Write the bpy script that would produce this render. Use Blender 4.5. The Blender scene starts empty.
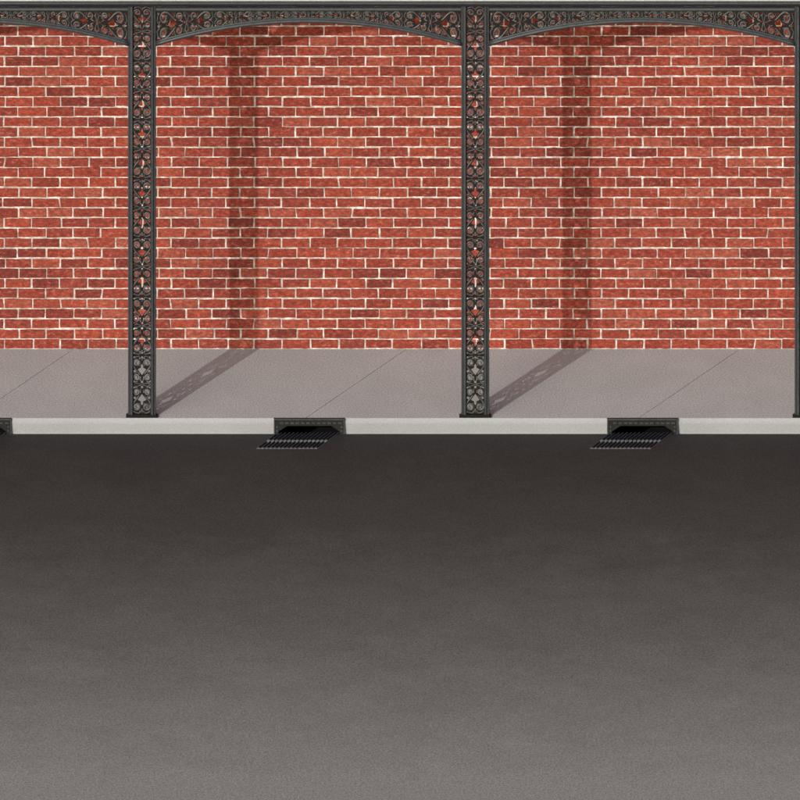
import bpy, bmesh, math, random
from mathutils import Vector

random.seed(11)
sc = bpy.context.scene
col = sc.collection

# ---------------------------------------------------------------- measures
S = 800 / 6.8                       # photo pixels per metre
TH = math.radians(25)               # the camera looks down by this much
SN, CS = math.sin(TH), math.cos(TH)
CC = -51 / S
D = 69 / S / SN                     # depth of the pavement
KH = 15.2 / S / CS                    # kerb height
P = 333.2 / S                       # bay width
YC = -D + 0.03                      # depth of the iron arcade

def X(px): return (px - 400) / S
def Z(py, y=YC-.013): return ((400 - py) / S + CC - y * SN) / CS
def Yg(py, z=0.0): return ((400 - py) / S + CC - z * CS) / SN
PX = 1 / S                          # one pixel across, in metres
PZ = 1 / S / CS                     # one pixel up

# ---------------------------------------------------------------- helpers
def link(o): col.objects.link(o); return o

def tag(o, label=None, cat=None, group=None, kind=None):
    if label: o['label'] = label
    if cat: o['category'] = cat
    if group: o['group'] = group
    if kind: o['kind'] = kind
    return o

def empty(name, loc):
    o = bpy.data.objects.new(name, None); o.location = loc
    o.empty_display_size = 0.1
    return link(o)

def obj(name, bm, mats, parent=None, smooth=False):
    me = bpy.data.meshes.new(name)
    bm.to_mesh(me); bm.free()
    if not isinstance(mats, (list, tuple)): mats = [mats]
    for m in mats: me.materials.append(m)
    if smooth:
        for p in me.polygons: p.use_smooth = True
    o = bpy.data.objects.new(name, me); link(o)
    if parent: o.parent = parent
    return o

def copy_tree(o, parent=None):
    c = o.copy(); col.objects.link(c); c.parent = parent
    for ch in list(o.children): copy_tree(ch, c)
    return c

def box(bm, x0, x1, y0, y1, z0, z1, bev=0.0):
    vs = [bm.verts.new(p) for p in ((x0,y0,z0),(x1,y0,z0),(x1,y1,z0),(x0,y1,z0),
                                    (x0,y0,z1),(x1,y0,z1),(x1,y1,z1),(x0,y1,z1))]
    fs = [bm.faces.new([vs[i] for i in q]) for q in
          ((0,3,2,1),(4,5,6,7),(0,1,5,4),(1,2,6,5),(2,3,7,6),(3,0,4,7))]
    if bev:
        es = set(e for f in fs for e in f.edges)
        bmesh.ops.bevel(bm, geom=list(es), offset=bev, segments=3, profile=0.5, affect='EDGES')

def tube(bm, pts, r, n=7, flat=1.0):
    """round bar through 3D points; r is a number or a list"""
    pts = [Vector(p) for p in pts]
    rings = []
    for i, p in enumerate(pts):
        a = pts[max(i-1, 0)]; b = pts[min(i+1, len(pts)-1)]
        t = (b - a).normalized()
        side = t.cross(Vector((0, 1, 0)))
        if side.length < 1e-5: side = Vector((1, 0, 0))
        side.normalize()
        up = side.cross(t).normalized()
        rr = r[i] if isinstance(r, list) else r
        rings.append([bm.verts.new(p + side*math.cos(2*math.pi*k/n)*rr + up*math.sin(2*math.pi*k/n)*rr*flat)
                      for k in range(n)])
    for a, b in zip(rings, rings[1:]):
        for k in range(n):
            f = bm.faces.new((a[k], a[(k+1)%n], b[(k+1)%n], b[k])); f.smooth = True
    for rg in (rings[0], rings[-1]):
        try: bm.faces.new(rg)
        except ValueError: pass

def profile_run(bm, prof, x0, x1, closed=True):
    """profile of (y,z) points run straight along x"""
    a = [bm.verts.new((x0, y, z)) for y, z in prof]
    b = [bm.verts.new((x1, y, z)) for y, z in prof]
    n = len(prof)
    for k in range(n if closed else n-1):
        f = bm.faces.new((a[k], b[k], b[(k+1)%n], a[(k+1)%n]))
    if closed:
        bm.faces.new(a); bm.faces.new(b[::-1])

def plate(bm, outer, holes, y0, y1):
    """flat plate in the xz plane with real holes, from depth y0 to y1"""
    tmp = bmesh.new()
    for loop in [outer] + holes:
        vs = [tmp.verts.new((x, y0, z)) for x, z in loop]
        for i in range(len(vs)): tmp.edges.new((vs[i], vs[(i+1) % len(vs)]))
    bmesh.ops.triangle_fill(tmp, edges=tmp.edges[:], use_beauty=True, use_dissolve=False, normal=(0,-1,0))
    r = bmesh.ops.extrude_face_region(tmp, geom=tmp.faces[:])
    for v in r['geom']:
        if isinstance(v, bmesh.types.BMVert): v.co.y = y1
    bmesh.ops.recalc_face_normals(tmp, faces=tmp.faces[:])
    me = bpy.data.meshes.new('tmp'); tmp.to_mesh(me); tmp.free()
    bm.from_mesh(me); bpy.data.meshes.remove(me)

# ---------------------------------------------------------------- materials
def new_mat(name):
    m = bpy.data.materials.new(name); m.use_nodes = True
    nt = m.node_tree; b = nt.nodes['Principled BSDF']
    return m, nt, b

def N(nt, t, **kw):
    n = nt.nodes.new(t)
    for k, v in kw.items(): setattr(n, k, v)
    return n

def noise(nt, vec, scale, detail=4, rough=0.6):
    n = N(nt, 'ShaderNodeTexNoise'); n.inputs['Scale'].default_value = scale
    n.inputs['Detail'].default_value = detail; n.inputs['Roughness'].default_value = rough
    nt.links.new(vec, n.inputs['Vector']); return n.outputs['Fac']

def ramp(nt, fac, stops):
    r = N(nt, 'ShaderNodeValToRGB'); e = r.color_ramp.elements
    while len(e) < len(stops): e.new(0.5)
    for el, (p, c) in zip(e, stops):
        el.position = p; el.color = (*c, 1) if len(c) == 3 else c
    nt.links.new(fac, r.inputs['Fac']); return r.outputs['Color']

def mix(nt, a, b, fac, mode='MIX'):
    m = N(nt, 'ShaderNodeMix', data_type='RGBA', blend_type=mode)
    for sock, v in ((m.inputs['Factor'], fac), (m.inputs['A'], a), (m.inputs['B'], b)):
        if isinstance(v, (int, float)): sock.default_value = v
        elif isinstance(v, tuple): sock.default_value = (*v, 1)
        else: nt.links.new(v, sock)
    return m.outputs['Result']

def coords(nt):
    g = N(nt, 'ShaderNodeNewGeometry'); return g.outputs['Position'], g

def bump(nt, b, h, strength, dist):
    n = N(nt, 'ShaderNodeBump'); n.inputs['Strength'].default_value = strength
    n.inputs['Distance'].default_value = dist
    nt.links.new(h, n.inputs['Height']); nt.links.new(n.outputs['Normal'], b.inputs['Normal'])

g3 = lambda v: (v, v, v)

def ground_mat(name, c, grain=0.14, rough=0.85, spec=0.3, bstr=0.5, bdist=0.002, gscale=70, patch=0.12):
    m, nt, b = new_mat(name); pos, _ = coords(nt)
    f1 = noise(nt, pos, gscale, 3, 0.75)
    f2 = noise(nt, pos, 1.7, 5, 0.6)
    c1 = ramp(nt, f1, [(0.32, g3(1-grain*2)), (0.68, g3(1+grain*2))])
    c2 = ramp(nt, f2, [(0.30, g3(1-patch)), (0.70, g3(1+patch))])
    k = mix(nt, c, c1, 1.0, 'MULTIPLY'); k = mix(nt, k, c2, 1.0, 'MULTIPLY')
    nt.links.new(k, b.inputs['Base Color'])
    b.inputs['Roughness'].default_value = rough
    b.inputs['Specular IOR Level'].default_value = spec
    bump(nt, b, f1, bstr, bdist)
    return m, nt, b

M_WALK, *_ = ground_mat('concrete_paving', (.395, .422, .425), grain=.20, gscale=75, patch=.06)
M_KERB, *_ = ground_mat('kerb_stone', (.355, .378, .395), grain=.07, gscale=90, bstr=.2, patch=.05)
def asphalt():
    # painted shading: colour dark along the gutter, paler further out, broken up by noise
    m, nt, b = new_mat('asphalt'); pos, _ = coords(nt)
    sep = N(nt, 'ShaderNodeSeparateXYZ'); nt.links.new(pos, sep.inputs[0])
    mp = N(nt, 'ShaderNodeMapping'); mp.inputs['Scale'].default_value = (.8, 1, 1); nt.links.new(pos, mp.inputs['Vector'])
    big = noise(nt, mp.outputs['Vector'], 2.4, 8, .74)
    def math_(op, a, c):
        n = N(nt, 'ShaderNodeMath', operation=op)
        for i, v in enumerate((a, c)):
            if isinstance(v, (int, float)): n.inputs[i].default_value = v
            else: nt.links.new(v, n.inputs[i])
        return n.outputs[0]
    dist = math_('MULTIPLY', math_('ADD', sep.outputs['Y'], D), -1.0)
    wear_shade = math_('ADD', dist, math_('MULTIPLY', math_('SUBTRACT', big, .5), 2.1))  # distance from the kerb drives the painted shade, noise roughens it
    wear_shade = math_('DIVIDE', wear_shade, 9.0)
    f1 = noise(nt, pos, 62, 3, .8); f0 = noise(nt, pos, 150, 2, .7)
    base = ramp(nt, wear_shade, [(.03, (.028, .027, .027)), (.22, (.054, .051, .048)), (.45, (.125, .117, .109)), (.78, (.265, .248, .230))])
    k = mix(nt, base, ramp(nt, f1, [(.30, g3(.55)), (.70, g3(1.5))]), 1.0, 'MULTIPLY')
    k = mix(nt, k, ramp(nt, f0, [(.33, g3(.7)), (.70, g3(1.35))]), 1.0, 'MULTIPLY')
    nt.links.new(k, b.inputs['Base Color'])
    b.inputs['Roughness'].default_value = .8; b.inputs['Specular IOR Level'].default_value = .3
    bump(nt, b, f1, .5, .003)
    return m
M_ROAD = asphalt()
M_PIT, *_ = ground_mat('drain_concrete', (.006, .006, .006), rough=.95, spec=.1)  # near black: the darkness inside the pit is put into its colour
M_GROUND, *_ = ground_mat('earth', (.16, .14, .12))
M_DECK, *_ = ground_mat('deck_grey', (.55, .57, .56), grain=.05, gscale=40)

def brick_material():
    m, nt, b = new_mat('red_brick'); pos, g = coords(nt)
    rnd = g.outputs['Random Per Island']
    base = ramp(nt, rnd, [(0.0, (.185, .040, .030)), (.22, (.25, .050, .034)), (.45, (.30, .058, .038)),
                          (.62, (.24, .053, .039)), (.8, (.32, .065, .040)), (1.0, (.32, .088, .060))])
    st = N(nt, 'ShaderNodeMapping'); st.inputs['Scale'].default_value = (1, 1, 1.6)
    nt.links.new(pos, st.inputs['Vector'])
    f1 = noise(nt, st.outputs['Vector'], 26, 5, .7)
    f2 = noise(nt, st.outputs['Vector'], 95, 3, .7)
    f3 = noise(nt, pos, 2.2, 3, .5)
    c = mix(nt, base, ramp(nt, f1, [(.32, g3(.55)), (.68, g3(1.36))]), 1.0, 'MULTIPLY')
    c = mix(nt, c, ramp(nt, f2, [(.34, g3(.66)), (.68, g3(1.32))]), 1.0, 'MULTIPLY')
    c = mix(nt, c, ramp(nt, f3, [(.3, g3(.93)), (.7, g3(1.07))]), 1.0, 'MULTIPLY')
    lime = ramp(nt, f1, [(.57, g3(0)), (.75, g3(.40))])
    c = mix(nt, c, (.60, .34, .28), lime)
    nt.links.new(c, b.inputs['Base Color'])
    b.inputs['Roughness'].default_value = .9; b.inputs['Specular IOR Level'].default_value = .2
    bump(nt, b, f2, .6, .003)
    return m
def mortar_material():
    m, nt, b = new_mat('lime_mortar'); pos, g = coords(nt)
    f1 = noise(nt, pos, 60, 4, .7); f2 = noise(nt, pos, 13, 4, .65)
    c = ramp(nt, f2, [(.36, (.38, .31, .27)), (.5, (.58, .52, .48)), (.64, (.88, .86, .84))])
    c = mix(nt, c, ramp(nt, f1, [(.3, g3(.82)), (.7, g3(1.1))]), 1.0, 'MULTIPLY')
    nt.links.new(c, b.inputs['Base Color']); b.inputs['Roughness'].default_value = .95
    b.inputs['Specular IOR Level'].default_value = .1
    bump(nt, b, f1, .5, .003)
    return m
M_BRICK = brick_material(); M_MORTAR = mortar_material()

def iron(name, c, rough=.42, spec=.5, wear_shade=(.16, .165, .155), wa=.35):
    m, nt, b = new_mat(name); pos, g = coords(nt)
    f1 = noise(nt, pos, 30, 5, .65); f2 = noise(nt, pos, 140, 2, .6)
    k = mix(nt, c, ramp(nt, f1, [(.3, g3(.75)), (.7, g3(1.25))]), 1.0, 'MULTIPLY')
    k = mix(nt, k, wear_shade, ramp(nt, f2, [(.58, g3(0)), (.75, g3(wa))]))
    nt.links.new(k, b.inputs['Base Color'])
    b.inputs['Specular IOR Level'].default_value = spec
    nt.links.new(ramp(nt, f1, [(.3, g3(rough-.08)), (.7, g3(rough+.14))]), b.inputs['Roughness'])
    bump(nt, b, f2, .25, .001)
    return m
M_IRON = iron('painted_cast_iron', (.042, .050, .055), wear_shade=(.12, .135, .14))
M_IRON_D = iron('dark_cast_iron', (.010, .010, .010), rough=.6, spec=.25, wear_shade=(.05, .05, .05), wa=.2)
M_DRAIN = iron('drain_iron', (.040, .043, .043), rough=.5)
M_DRAIN_SHADE = iron('drain_iron_shade', (.013, .014, .014), rough=.6, spec=.3, wa=.15)  # darker copy of the drain iron, recess shade painted around the studs
M_STEEL = iron('worn_steel', (.13, .13, .14), rough=.5, wear_shade=(.25, .25, .25))
M_BAR = iron('drain_bar_iron', (.055, .055, .065), rough=.5)

# ---------------------------------------------------------------- road, pavement, kerb, ground
XL, XR = -34.0, 34.0
YK = -D - 0.016                      # face of the kerb
DR0 = [-59.5 + 333.3*k for k in (0, 1, 2)]   # left edge of each drain frame (photo pixels)
drain_x = [X(p) for p in DR0]
FW = 71 * PX
yG0 = Yg(449, -KH)                   # near edge of the grate
bm = bmesh.new()
pts = [(XL, YK)]
sk = lambda py: (434 - py) * 1.33 * PX           # slant of the grate
for dx in drain_x:
    pts += [(dx + 1*PX, YK), (dx + 1*PX + sk(449), yG0), (dx + 64*PX + sk(449), yG0), (dx + 64*PX, YK)]
pts += [(XR, YK), (XR, -45), (XL, -45)]
vs = [bm.verts.new((x, y, -KH)) for x, y in pts]
f = bm.faces.new(vs); bmesh.ops.triangulate(bm, faces=[f]); bmesh.ops.recalc_face_normals(bm, faces=bm.faces[:])
if bm.faces[:][0].normal.z < 0: bmesh.ops.reverse_faces(bm, faces=bm.faces[:])
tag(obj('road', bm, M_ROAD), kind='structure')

bm = bmesh.new()
slope = 101 / 69.0                   # photo slope of the joints
JX = 101 * PX
joints = [X(408) + k * P for k in range(-12, 13)]
gap = 0.0042
for a, b_ in zip(joints, joints[1:]):
    q = [(a+gap/2, 0.02), (b_-gap/2, 0.02), (b_-gap/2-JX*(1+.02/D), -D), (a+gap/2-JX*(1+.02/D), -D)]
    lo = [bm.verts.new((x, y, -0.055)) for x, y in q]
    hi = [bm.verts.new((x, y, 0)) for x, y in q]
    bm.faces.new(hi[::-1]); bm.faces.new(lo)
    for k in range(4): bm.faces.new((lo[k], lo[(k+1)%4], hi[(k+1)%4], hi[k]))
bmesh.ops.recalc_face_normals(bm, faces=bm.faces[:])
bmesh.ops.bevel(bm, geom=[e for e in bm.edges if all(v.co.z > -.01 for v in e.verts)], offset=.002, segments=1, affect='EDGES')
box(bm, joints[0]-JX, joints[-1], -D, 0.02, -.058, -.0555)
tag(obj('pavement', bm, M_WALK), kind='structure')

bm = bmesh.new()
prof = [(-D, -KH-.02), (YK+.012, -KH-.02), (YK+.011, -KH+.012), (YK+.007, -.100), (YK+.003, -.070), (YK, -.046)]
for k in range(1, 9):
    a = k / 8 * math.pi/2
    prof.append((YK + .0155 - .0155*math.cos(a), -.046 + .047*math.sin(a)))
prof.append((-D - .0003, .001))
edges = [XL] + sum([[dx, dx + FW] for dx in drain_x], []) + [XR]
for a, b_ in zip(edges[::2], edges[1::2]):
    profile_run(bm, prof, a, b_)
bmesh.ops.recalc_face_normals(bm, faces=bm.faces[:])
tag(obj('kerb', bm, M_KERB), kind='structure')

bm = bmesh.new()
box(bm, -60, 60, .35, 60, -.30, -.05)
tag(obj('ground', bm, M_GROUND), kind='structure')

# ---------------------------------------------------------------- brick wall
def brick_wall():
    WX0, WX1 = -9.0, 9.0
    top = Z(3, YC) - 0.10
    pitch = 27.77 * PX; course = 10.09 * PZ; gh = 1.75 * PX; gv = 1.45 * PZ
    verts, faces, mats = [], [], []
    # wall body with the mortar face
    b0 = len(verts)
    verts += [(WX0,0,0-.1),(WX1,0,-.1),(WX1,.3,-.1),(WX0,.3,-.1),(WX0,0,top),(WX1,0,top),(WX1,.3,top),(WX0,.3,top)]
    for q in ((0,3,2,1),(4,5,6,7),(0,1,5,4),(1,2,6,5),(2,3,7,6),(3,0,4,7)): faces.append(q); mats.append(1)
    rows = int(top / course)
    rng = random.Random(5)
    for r_ in range(rows):
        z0 = .2*PZ + r_ * course
        off = X(282) + (0 if r_ % 2 == 0 else -pitch/2) + rng.uniform(-.6, .6)*PX
        wob = rng.uniform(-.006, .006)
        k0 = math.ceil((WX0 - off) / pitch); k1 = math.floor((WX1 - off) / pitch)
        jit = {k: rng.gauss(0, .55)*PX for k in range(k0, k1+2)}
        gaps = {k: gh*rng.uniform(.7, 1.25) for k in range(k0, k1+2)}
        tilt = {k: (rng.gauss(0, .16)*PX if rng.random() < .96 else rng.choice((-1,1))*1.2*PX) for k in range(k0, k1+2)}
        for k in range(k0, k1):
            xa = off + k*pitch + jit[k] + gaps[k]/2; xb = off + (k+1)*pitch + jit[k+1] - gaps[k+1]/2
            za = z0 + gv/2 + rng.gauss(0, .22)*PZ; zb = z0 + course - gv/2 + rng.gauss(0, .22)*PZ
            ta, tb = tilt[k], tilt[k+1]
            p = .0085 + rng.uniform(-.002, .003)
            ring = []
            nx, nz, c = 7, 2, .0055
            zf = lambda x: 0
            def side(x0, zz0, x1, zz1, n):
                for i in range(n):
                    t = (i + .5) / n if n > 2 else (i+.35)/ (n+.2)
                    ring.append([x0 + (x1-x0)*t, zz0 + (zz1-zz0)*t])
            def sx(x, z):  # lean of the ends
                u = (x - xa)/(xb - xa); t = (z - za)/(zb - za) - .5
                return x + (ta*(1-u) + tb*u)*t
            c1 = .0028
            def edge(x0, zz0, x1, zz1, n):
                for i in range(n+1):
                    t = i/n; ring.append([x0+(x1-x0)*t, zz0+(zz1-zz0)*t])
            edge(xa+c1, za, xb-c1, za, nx); edge(xb, za+c1, xb, zb-c1, nz)
            edge(xb-c1, zb, xa+c1, zb, nx); edge(xa, zb-c1, xa, za+c1, nz)
            ring = [(sx(x, z) + rng.gauss(0, .0006), z + rng.gauss(0, .0011)) for x, z in ring]
            cx, cz = (xa+xb)/2, (za+zb)/2
            n = len(ring); s = len(verts)
            lean = rng.gauss(0, .0012)
            def dep(x, z): return lean * (x-cx)/.1
            for x, z in ring: verts.append((x, .004, z))
            for x, z in ring: verts.append((x, -p*.45, z))
            for x, z in ring:
                dx = (x-cx); dz = (z-cz)
                verts.append((x - math.copysign(.0018, dx), -p + dep(x, z), z - math.copysign(.0018, dz)))
            for j in range(n):
                a, b2 = j, (j+1) % n
                faces.append((s+a, s+b2, s+n+b2, s+n+a)); mats.append(0)
                faces.append((s+n+a, s+n+b2, s+2*n+b2, s+2*n+a)); mats.append(0)
            faces.append(tuple(s+2*n+j for j in range(n))); mats.append(0)
    me = bpy.data.meshes.new('brick_wall'); me.from_pydata(verts, [], faces)
    me.materials.append(M_BRICK); me.materials.append(M_MORTAR)
    for pl, m_ in zip(me.polygons, mats): pl.material_index = m_
    o = link(bpy.data.objects.new('brick_wall', me))
    tag(o, 'long red brick wall with pale mortar joints standing behind the iron arcade', 'wall')
    return top
wall_top = brick_wall()

# ---------------------------------------------------------------- cast iron scroll pattern (pixel units of the photo)
def circ(cx, cy, r, n=10, sy=1.0, rot=0.0):
    return [(cx + r*math.cos(2*math.pi*k/n+rot), cy + r*sy*math.sin(2*math.pi*k/n+rot)) for k in range(n)]
def spiral(cx, cy, r0, r1, a0, a1, n=16):
    out = []
    for i in range(n+1):
        t = i/n; a = math.radians(a0 + (a1-a0)*t); r = r0 + (r1-r0)*t**.8
        out.append((cx + r*math.cos(a), cy + r*math.sin(a)))
    return out
HOLES = [
    [(0, 5.4), (2.3, 2.6), (4.7, -.6), (2.8, -1.6), (1.3, -2.2), (1.1, -4.6), (0, -6.4), (-1.1, -4.6), (-1.3, -2.2), (-2.8, -1.6), (-4.7, -.6), (-2.3, 2.6)],
    circ(0, 12.4, 1.3, 10), circ(0, -12.6, 1.1, 10)]
for s in (1, -1):
    HOLES += [circ(6.0*s, 7.0, 3.0, 14, .97), [(5.9*s, 1.9), (8.9*s, 2.7), (8.9*s, .9), (7.6*s, -.3)],
              circ(5.1*s, -7.3, 3.5, 14, .95), [(8.8*s, -1.6), (9.0*s, -3.2), (8.2*s, -2.6)], circ(2.4*s, -11.6, .75, 8),
              [(4.2*s, 11.6), (7.6*s, 11.9), (8.9*s, 10.4), (9.0*s, 12.9), (5.4*s, 12.6)], [(9.0*s, -10.2), (8.9*s, -13.6), (6.0*s, -13.5)], [(3.0*s, 9.2), (1.1*s, 9.4), (1.6*s, 6.4), (2.4*s, 6.6)]]
BARS = []   # (points, radius)
for s in (1, -1):
    m_ = lambda pts: [(x*s, y) for x, y in pts]
    # small volute
    BARS.append((m_([(1.0, 11.0), (2.0, 9.0)] + spiral(6.0, 7.3, 3.7, 1.0, 170, -240, 18)), .74))
    # stem down from small volute into the big one
    BARS.append((m_([(2.6, 4.2), (3.9, 2.6), (5.6, .6), (7.6, -1.6), (9.0, -4.2), (9.3, -7.0)] + spiral(5.0, -7.2, 4.2, .9, 0, -470, 22)), .82))
    BARS.append((m_([(8.9, -11.0), (7.0, -13.1), (3.6, -14.0), (0.6, -11.6), (.2, -9.5)]), .5))
    BARS.append((m_([(9.0, 4.0), (7.9, 3.2), (6.6, 3.1), (5.2, 2.2)]), .45))
    BARS.append((m_([(9.2, 14.6), (5.8, 13.2), (2.4, 14.2), (-1.0, 14.75)]), .5))
    BARS.append((m_([(1.9, -9.4), (1.7, -7.0), (2.2, -4.8), (3.0, -3.4)]), .4))

def tracery(bm, warp, rscale, y0, y1, outer, rmin=0.0):
    n0 = len(bm.faces)
    """one ornament: plate with holes and raised scrolls.  warp: (a,b) pattern pixels -> (x,z) metres"""
    holes = [[warp(a, b) for a, b in h] for h in HOLES]
    plate(bm, outer, holes, y0, y1)
    bm.faces.ensure_lookup_table()
    for f in bm.faces[n0:]: f.material_index = 1  # plate in darker iron: shade behind the scrolls is painted in
    for pts, r in BARS:
        rr = max(r * rscale, rmin) * PX
        tube(bm, [(warp(a, b)[0], y0 + .001, warp(a, b)[1]) for a, b in pts], rr, n=6, flat=1.15)

# ---------------------------------------------------------------- columns
CW = 28.0
col_px = [128.0 + 333.3*k for k in (-1, 0, 1, 2, 3)]
zTop = Z(6.8)
zMod = [Z(415.0) + k*29.45*PZ for k in range(14)]
COLD = .042
def make_column():
    root = empty('iron_column', (X(128+14), YC, 0))
    f0 = -.020; f1 = .012
    h = zTop
    # side rails with a stepped, rounded section
    for s in (-1, 1):
        bm = bmesh.new()
        prof = [(-14, f1), (-14, -.004), (-13.4, -.012), (-12.6, -.012), (-12.2, -.006), (-11.6, -.006), (-11.2, f0*.9), (-10.4, f0), (-9.6, f0), (-9.0, f0*.6), (-8.9, f1)]
        lo = [bm.verts.new((x*s*-1*PX, y, .02)) for x, y in prof]
        hi = [bm.verts.new((x*s*-1*PX, y, h)) for x, y in prof]
        n = len(prof)
        for k in range(n): bm.faces.new((lo[k], lo[(k+1)%n], hi[(k+1)%n], hi[k]))
        bm.faces.new(lo); bm.faces.new(hi)
        bmesh.ops.recalc_face_normals(bm, faces=bm.faces[:])
        obj('side_rail', bm, M_IRON, root)
    bm = bmesh.new()
    pz0 = zMod[0]
    hw = 8.95
    plate(bm, [(-hw*PX, .02), (hw*PX, .02), (hw*PX, pz0), (-hw*PX, pz0)], [circ(0, (pz0+.02)/2, .004, 8)], .002, .014)
    for k, z in enumerate(zMod):
        z1 = z + 29.45*PZ
        flip = -1 if k % 2 else 1
        if z1 < h + .001:
            w = lambda a, b, z=z, flip=flip: (a*.94*PX, z + (14.725 + flip*b*.985)*PZ)
            tracery(bm, w, 1.0, .004, .010, [(-hw*PX, z), (hw*PX, z), (hw*PX, z1), (-hw*PX, z1)])
        else:
            zt = h; q = (zt - z)/(29.45*PZ)
            w = lambda a, b, z=z, q=q, flip=flip: (a*.94*PX, z + (14.725 + flip*b*.985)*PZ*q)
            tracery(bm, w, .8, .004, .010, [(-hw*PX, z), (hw*PX, z), (hw*PX, zt), (-hw*PX, zt)])
    obj('openwork_panel', bm, [M_IRON_P, M_IRON_D], root)
    bm = bmesh.new()
    box(bm, -16*PX, 16*PX, -.030, .034, 0, .012, .003)
    box(bm, -14.6*PX, 14.6*PX, -.024, .027, .0122, .024, .003)
    obj('base_plate', bm, M_IRON_D, root)
    return root
M_IRON_P = iron('panel_cast_iron', (.078, .088, .090), rough=.4, wear_shade=(.24, .25, .25), wa=.4)

col0 = make_column()
labels = ['ornate iron column standing beyond the left edge of the picture',
          'leftmost of the three ornate dark iron openwork columns, standing whole at the kerb left of centre',
          'middle one of the three ornate dark iron openwork columns, just right of the picture centre',
          'dark iron openwork column cut in half by the right edge of the picture',
          'ornate iron column standing beyond the right edge of the picture']
for i, p in enumerate(col_px):
    o = col0 if i == 1 else copy_tree(col0)
    o.location.x = X(p + 14)
    tag(o, labels[i], 'column', 'iron columns along the kerb')

# ---------------------------------------------------------------- arched openwork brackets, one per bay
def arc_y(dx): return 21.0 + (514 - math.sqrt(max(514**2 - dx*dx, 1)))   # photo y of the rib centre, dx from the crown
HB = 152.65
def make_arch():
    root = empty('arched_bracket', (0, YC, 0))
    def L(px_, py_): return (px_*PX, Z(py_))
    # rib: stepped round moulding following the arc
    bm = bmesh.new()
    n = 60
    for off, r_, yy in ((0, 1.75, -.012), (-1.9, 1.0, -.004), (1.8, .9, -.002)):
        pts = []
        for i in range(n+1):
            dx = -HB + 2*HB*i/n
            pts.append((dx*PX, yy, Z(arc_y(dx) + off*1.0)))
        tube(bm, pts, r_*PX*1.05, n=10)
    obj('arch_rib', bm, M_IRON, root)
    bm = bmesh.new()
    zc = lambda py: Z(py)
    profile_run(bm, [(.016, zc(11.9)), (-.004, zc(11.9)), (-.010, zc(11.3)), (-.018, zc(10.6)), (-.020, zc(9.6)), (-.016, zc(8.6)), (-.006, zc(8.0)), (.016, zc(8.0))], -HB*PX, HB*PX)
    bmesh.ops.recalc_face_normals(bm, faces=bm.faces[:])
    obj('top_rail', bm, M_IRON, root)
    bm = bmesh.new()
    seg = [31, 27, 22, 19, 18.3, 17.8, 17.55]
    for s in (-1, 1):
        x = HB
        for i, w_ in enumerate(seg):
            xa, xb = x, x - w_; x = xb
            xa_, xb_ = s*xa, s*xb
            t0 = 12.0
            def warp(a, b, xa_=xa_, xb_=xb_):
                # b (along the ornament, -14.7..14.7) runs from column side to crown; a across
                u = .5 + b/29.5*.985; px_ = xa_ + (xb_-xa_)*u
                yb = arc_y(px_) - 1.6
                v = .5 + a/19*.96
                return (px_*PX, Z(t0 + (yb - t0)*v))
            m = 8
            top_e = [(xa_ + (xb_-xa_)*k/m, t0) for k in range(m+1)]
            bot_e = [(q, arc_y(q) - 1.5) for q, _ in top_e[::-1]]
            outer = [L(a, b) for a, b in top_e + bot_e]
            mid = .5*(arc_y(xa_)+arc_y(xb_)) - 1.6 - t0
            flip = 1 if i % 2 == 0 else -1
            w2 = (lambda a, b, f=flip, w=warp: w(a, b*f))
            tracery(bm, w2, min(1.0, .25 + mid/19*.72), .002, .012, outer, rmin=.42)
    obj('openwork_panel', bm, [M_IRON_P, M_IRON_D], root)
    return root
arch0 = make_arch()
alab = ['arched openwork iron bracket cut off by the left edge of the picture',
        'arched openwork iron bracket spanning between the leftmost and middle columns',
        'arched openwork iron bracket between the middle column and the column at the right edge',
        'arched openwork iron bracket beyond the right edge of the picture']
for i in range(4):
    o = arch0 if i == 0 else copy_tree(arch0)
    o.location.x = X(col_px[i] + 28 + HB)
    tag(o, alab[i], 'bracket', 'arched iron brackets under the beam')

# ---------------------------------------------------------------- beam and deck above
beam = tag(empty('iron_beam', (0, YC, Z(8))), 'long dark moulded iron beam running across the top of all the columns', 'beam')
def loc(o, y=YC, z=None): return o
zb = Z(8)
bm = bmesh.new()
Q = lambda p: Z(p, YC-.048)-zb
prof = [(.05, Q(6.0)), (-.030, Q(6.0)), (-.034, Q(5.6)), (-.042, Q(5.2)), (-.048, Q(4.4)), (-.050, Q(3.6)), (-.048, Q(2.8)), (-.042, Q(2.3)), (-.040, Q(2.2)), (-.046, Q(2.15)), (-.046, Q(1.5)), (.05, Q(1.5))]
profile_run(bm, prof, -11.4, 11.4); bmesh.ops.recalc_face_normals(bm, faces=bm.faces[:])
obj('cornice', bm, M_IRON, beam)
bm = bmesh.new()
box(bm, -11.4, 11.4, .024, .05, Z(8.0)-zb, Q(6.0)-.001)
box(bm, -11.4, 11.4, -.004, .0235, Z(6.9)-zb, Q(6.0)-.001)
obj('bearer', bm, M_IRON_D, beam)

bm = bmesh.new()
deck_z = Q(1.5)+zb+.001
box(bm, -11.4, 11.4, YC-.044, .32, deck_z, deck_z+.008, .002)
tag(obj('balcony_deck', bm, M_DECK), 'pale grey flat deck edge showing above the dark iron beam', 'deck')
# joists carrying the deck on the wall
bm = bmesh.new()
box(bm, -9, 9, .0, .3, wall_top+.001, deck_z-.001)
tag(obj('wall_plate', bm, M_IRON_D), 'dark timber plate on top of the brick wall under the deck', 'plate')

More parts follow.
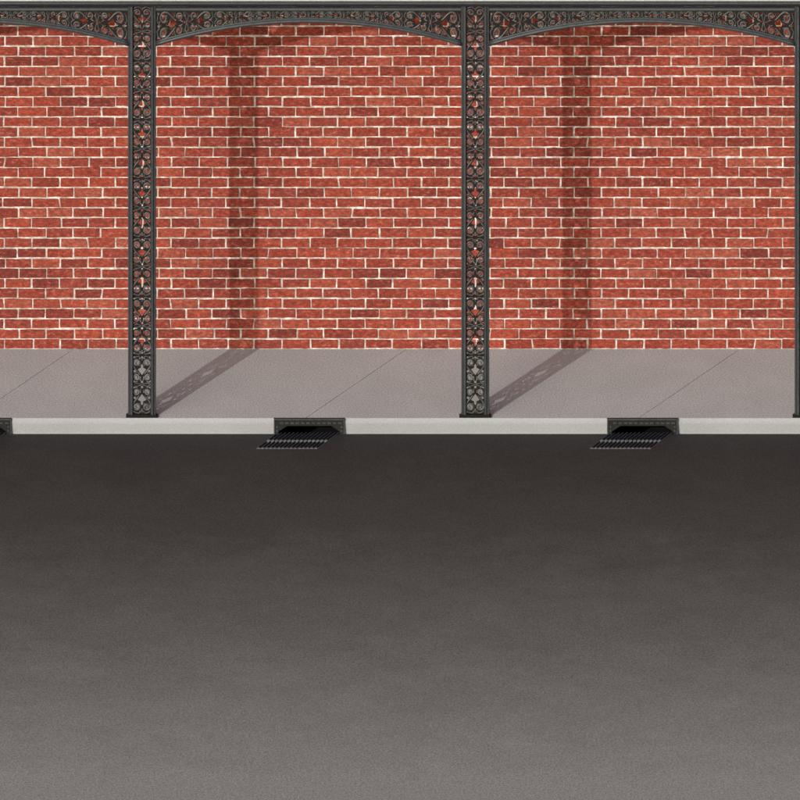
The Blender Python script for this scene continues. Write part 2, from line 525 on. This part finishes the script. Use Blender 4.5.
# ---------------------------------------------------------------- storm drains
def make_drain():
    root = empty('storm_drain', (drain_x[1], YK, -KH))
    # local: x from the frame's left edge, y 0 = kerb face, z 0 = road
    H = KH
    zz = lambda py: (434 - py)*PZ
    bm = bmesh.new()
    W = FW
    op = [(4.6*PX, .0), (5.0*PX, zz(431)), (13.5*PX, zz(425.6)), (57.5*PX, zz(425.6)), (65.6*PX, zz(431)), (66.4*PX, .0)]
    outer = [(0, -.012), (0, H+.003), (W, H+.003), (W, -.012)]
    # frame as plate with the mouth cut out of its lower edge
    tmp_outer = [(0, 0), (0, H+.003), (W, H+.003), (W, 0)] + op[::-1]
    tb = bmesh.new()
    vs = [tb.verts.new((x, -.006, z)) for x, z in tmp_outer]
    fc = tb.faces.new(vs)
    r_ = bmesh.ops.extrude_face_region(tb, geom=[fc])
    for v in r_['geom']:
        if isinstance(v, bmesh.types.BMVert): v.co.y = .014
    bmesh.ops.triangulate(tb, faces=[q for q in tb.faces if len(q.verts) > 4])
    bmesh.ops.recalc_face_normals(tb, faces=tb.faces[:])
    me = bpy.data.meshes.new('t'); tb.to_mesh(me); tb.free(); bm.from_mesh(me); bpy.data.meshes.remove(me)
    # raised rim and cast lozenges
    nfr = len(bm.faces)
    box(bm, .0, W, -.012, -.0062, H-.009, H+.0045, .002)
    box(bm, .0, 1.3*PX, -.012, -.0062, 0, H-.0095, .002)
    box(bm, W-1.3*PX, W, -.012, -.0062, 0, H-.0095, .002)
    k = 6.0
    while k < 66:
        box(bm, (k)*PX, (k+3.6)*PX, -.0105, -.0062, zz(423.6), zz(422.0), .0015); k += 5.3
    for xx in (2.2, 66.8):
        for py in (431.5, 427.6): box(bm, xx*PX, (xx+2.0)*PX, -.0105, -.0062, zz(py), zz(py-2.0), .0015)
    bm.faces.ensure_lookup_table()
    for f in bm.faces[nfr:]: f.material_index = 1
    obj('inlet_frame', bm, [M_DRAIN_SHADE, M_DRAIN], root)
    # grate
    bm = bmesh.new()
    dy = 1/S/SN                            # one photo pixel of depth on the ground
    def G(u, py, z=-.006):                 # u px from left edge along the kerb line
        return (u*PX + (434-py)*1.33*PX, (434-py)*dy, z)
    def bar(a, b, w, z0, z1, tgt):
        (x0, y0, _), (x1, y1, _) = a, b
        d = Vector((x1-x0, y1-y0, 0)).normalized(); n = Vector((-d.y, d.x, 0))*w/2
        q = [Vector((x0, y0, 0))-n, Vector((x1, y1, 0))-n, Vector((x1, y1, 0))+n, Vector((x0, y0, 0))+n]
        lo = [tgt.verts.new((v.x, v.y, z0)) for v in q]; hi = [tgt.verts.new((v.x, v.y, z1)) for v in q]
        tgt.faces.new(hi); tgt.faces.new(lo[::-1])
        for i in range(4): tgt.faces.new((lo[i], lo[(i+1)%4], hi[(i+1)%4], hi[i]))
    nb = 15
    for i in range(nb+1):
        u = 1.6 + (63.0-1.6)*i/nb
        bar(G(u, 448.6), G(u, 432.2), (.005 if i < nb else .010), -.024, .001, bm)
    bmesh.ops.recalc_face_normals(bm, faces=bm.faces[:])
    gr = obj('grate', bm, M_BAR, root)
    for py, w in ((440.4, .016), (448.2, .020)):
        b2 = bmesh.new()
        n = nb
        for i in range(n):                 # flats of worn steel between the bars
            u0 = 1.6 + (63.0-1.6)*i/n + .75; u1 = 1.6 + (63.0-1.6)*(i+1)/n - .75
            bar(G(u0, py), G(u1, py), w, -.014, .003, b2)
        bar(G(1.0, py), G(63.4, py), w*.72, -.018, .0, b2)
        bmesh.ops.recalc_face_normals(b2, faces=b2.faces[:])
        obj('cross_bar', b2, M_STEEL, gr)
    # catch pit below the road, running back under the pavement
    bm = bmesh.new()
    y0 = (434-449.6)*dy; xa, xb = (1+sk(449.6)/PX*0)*PX - 22*PX, 72*PX
    v = [bm.verts.new(p) for p in ((xa-.0, y0-.01, -.55), (xb, y0-.01, -.55), (xb, .40, -.55), (xa, .40, -.55),
                                   (xa-.0, y0-.01, -.002), (xb, y0-.01, -.002), (xb, .40, -.002), (xa, .40, -.002))]
    for q in ((0,1,2,3), (0,4,5,1), (1,5,6,2), (2,6,7,3), (3,7,4,0)):
        bm.faces.new([v[i] for i in q])
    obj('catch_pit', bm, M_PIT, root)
    return root
dr0 = make_drain()
dl = ['iron kerb storm drain cut off by the left edge of the picture',
      'black kerb storm drain with slanted grate, between the leftmost and middle columns',
      'black kerb storm drain with slanted grate, right of the middle column']
for i, x in enumerate(drain_x):
    o = dr0 if i == 1 else copy_tree(dr0)
    o.location.x = x
    tag(o, dl[i], 'storm drain', 'storm drains set in the kerb')

# ---------------------------------------------------------------- light
sd = Vector((105/S, D, -74/S/CS)).normalized()          # direction the sunlight travels
elev = math.asin(-sd.z); az = math.atan2(-sd.x, -sd.y)   # azimuth from +Y towards +X
w = bpy.data.worlds.new('World'); sc.world = w; w.use_nodes = True
nt = w.node_tree; bg = nt.nodes['Background']
sky = nt.nodes.new('ShaderNodeTexSky'); sky.sky_type = 'NISHITA'; sky.sun_disc = False
sky.sun_elevation = elev; sky.sun_rotation = az % (2*math.pi)
sky.air_density = 0.8; sky.dust_density = 3.5; sky.ozone_density = 0.3
nt.links.new(sky.outputs['Color'], bg.inputs['Color']); bg.inputs['Strength'].default_value = 0.15
sun = bpy.data.lights.new('sun', 'SUN'); sun.energy = 2.3; sun.angle = math.radians(.6); sun.color = (1, .965, .93)
so = link(bpy.data.objects.new('sun', sun)); so.rotation_euler = sd.to_track_quat('-Z', 'Y').to_euler()
so.location = (-6, -10, 8)

# ---------------------------------------------------------------- camera
cam = bpy.data.cameras.new('camera'); cam.type = 'ORTHO'; cam.ortho_scale = 6.8
cam.clip_end = 300; cam.clip_start = .1
co = link(bpy.data.objects.new('camera', cam)); co.rotation_euler = (math.radians(90) - TH, 0, 0)
view = Vector((0, CS, -SN)); up = Vector((0, SN, CS))
co.location = up*CC - view*14
sc.camera = co
sc.render.resolution_x = sc.render.resolution_y = 1024
sc.view_settings.view_transform = 'Standard'; sc.view_settings.look = 'None'
sc.view_settings.exposure = -0.15; sc.view_settings.gamma = 1; sc.view_settings.use_curve_mapping = False
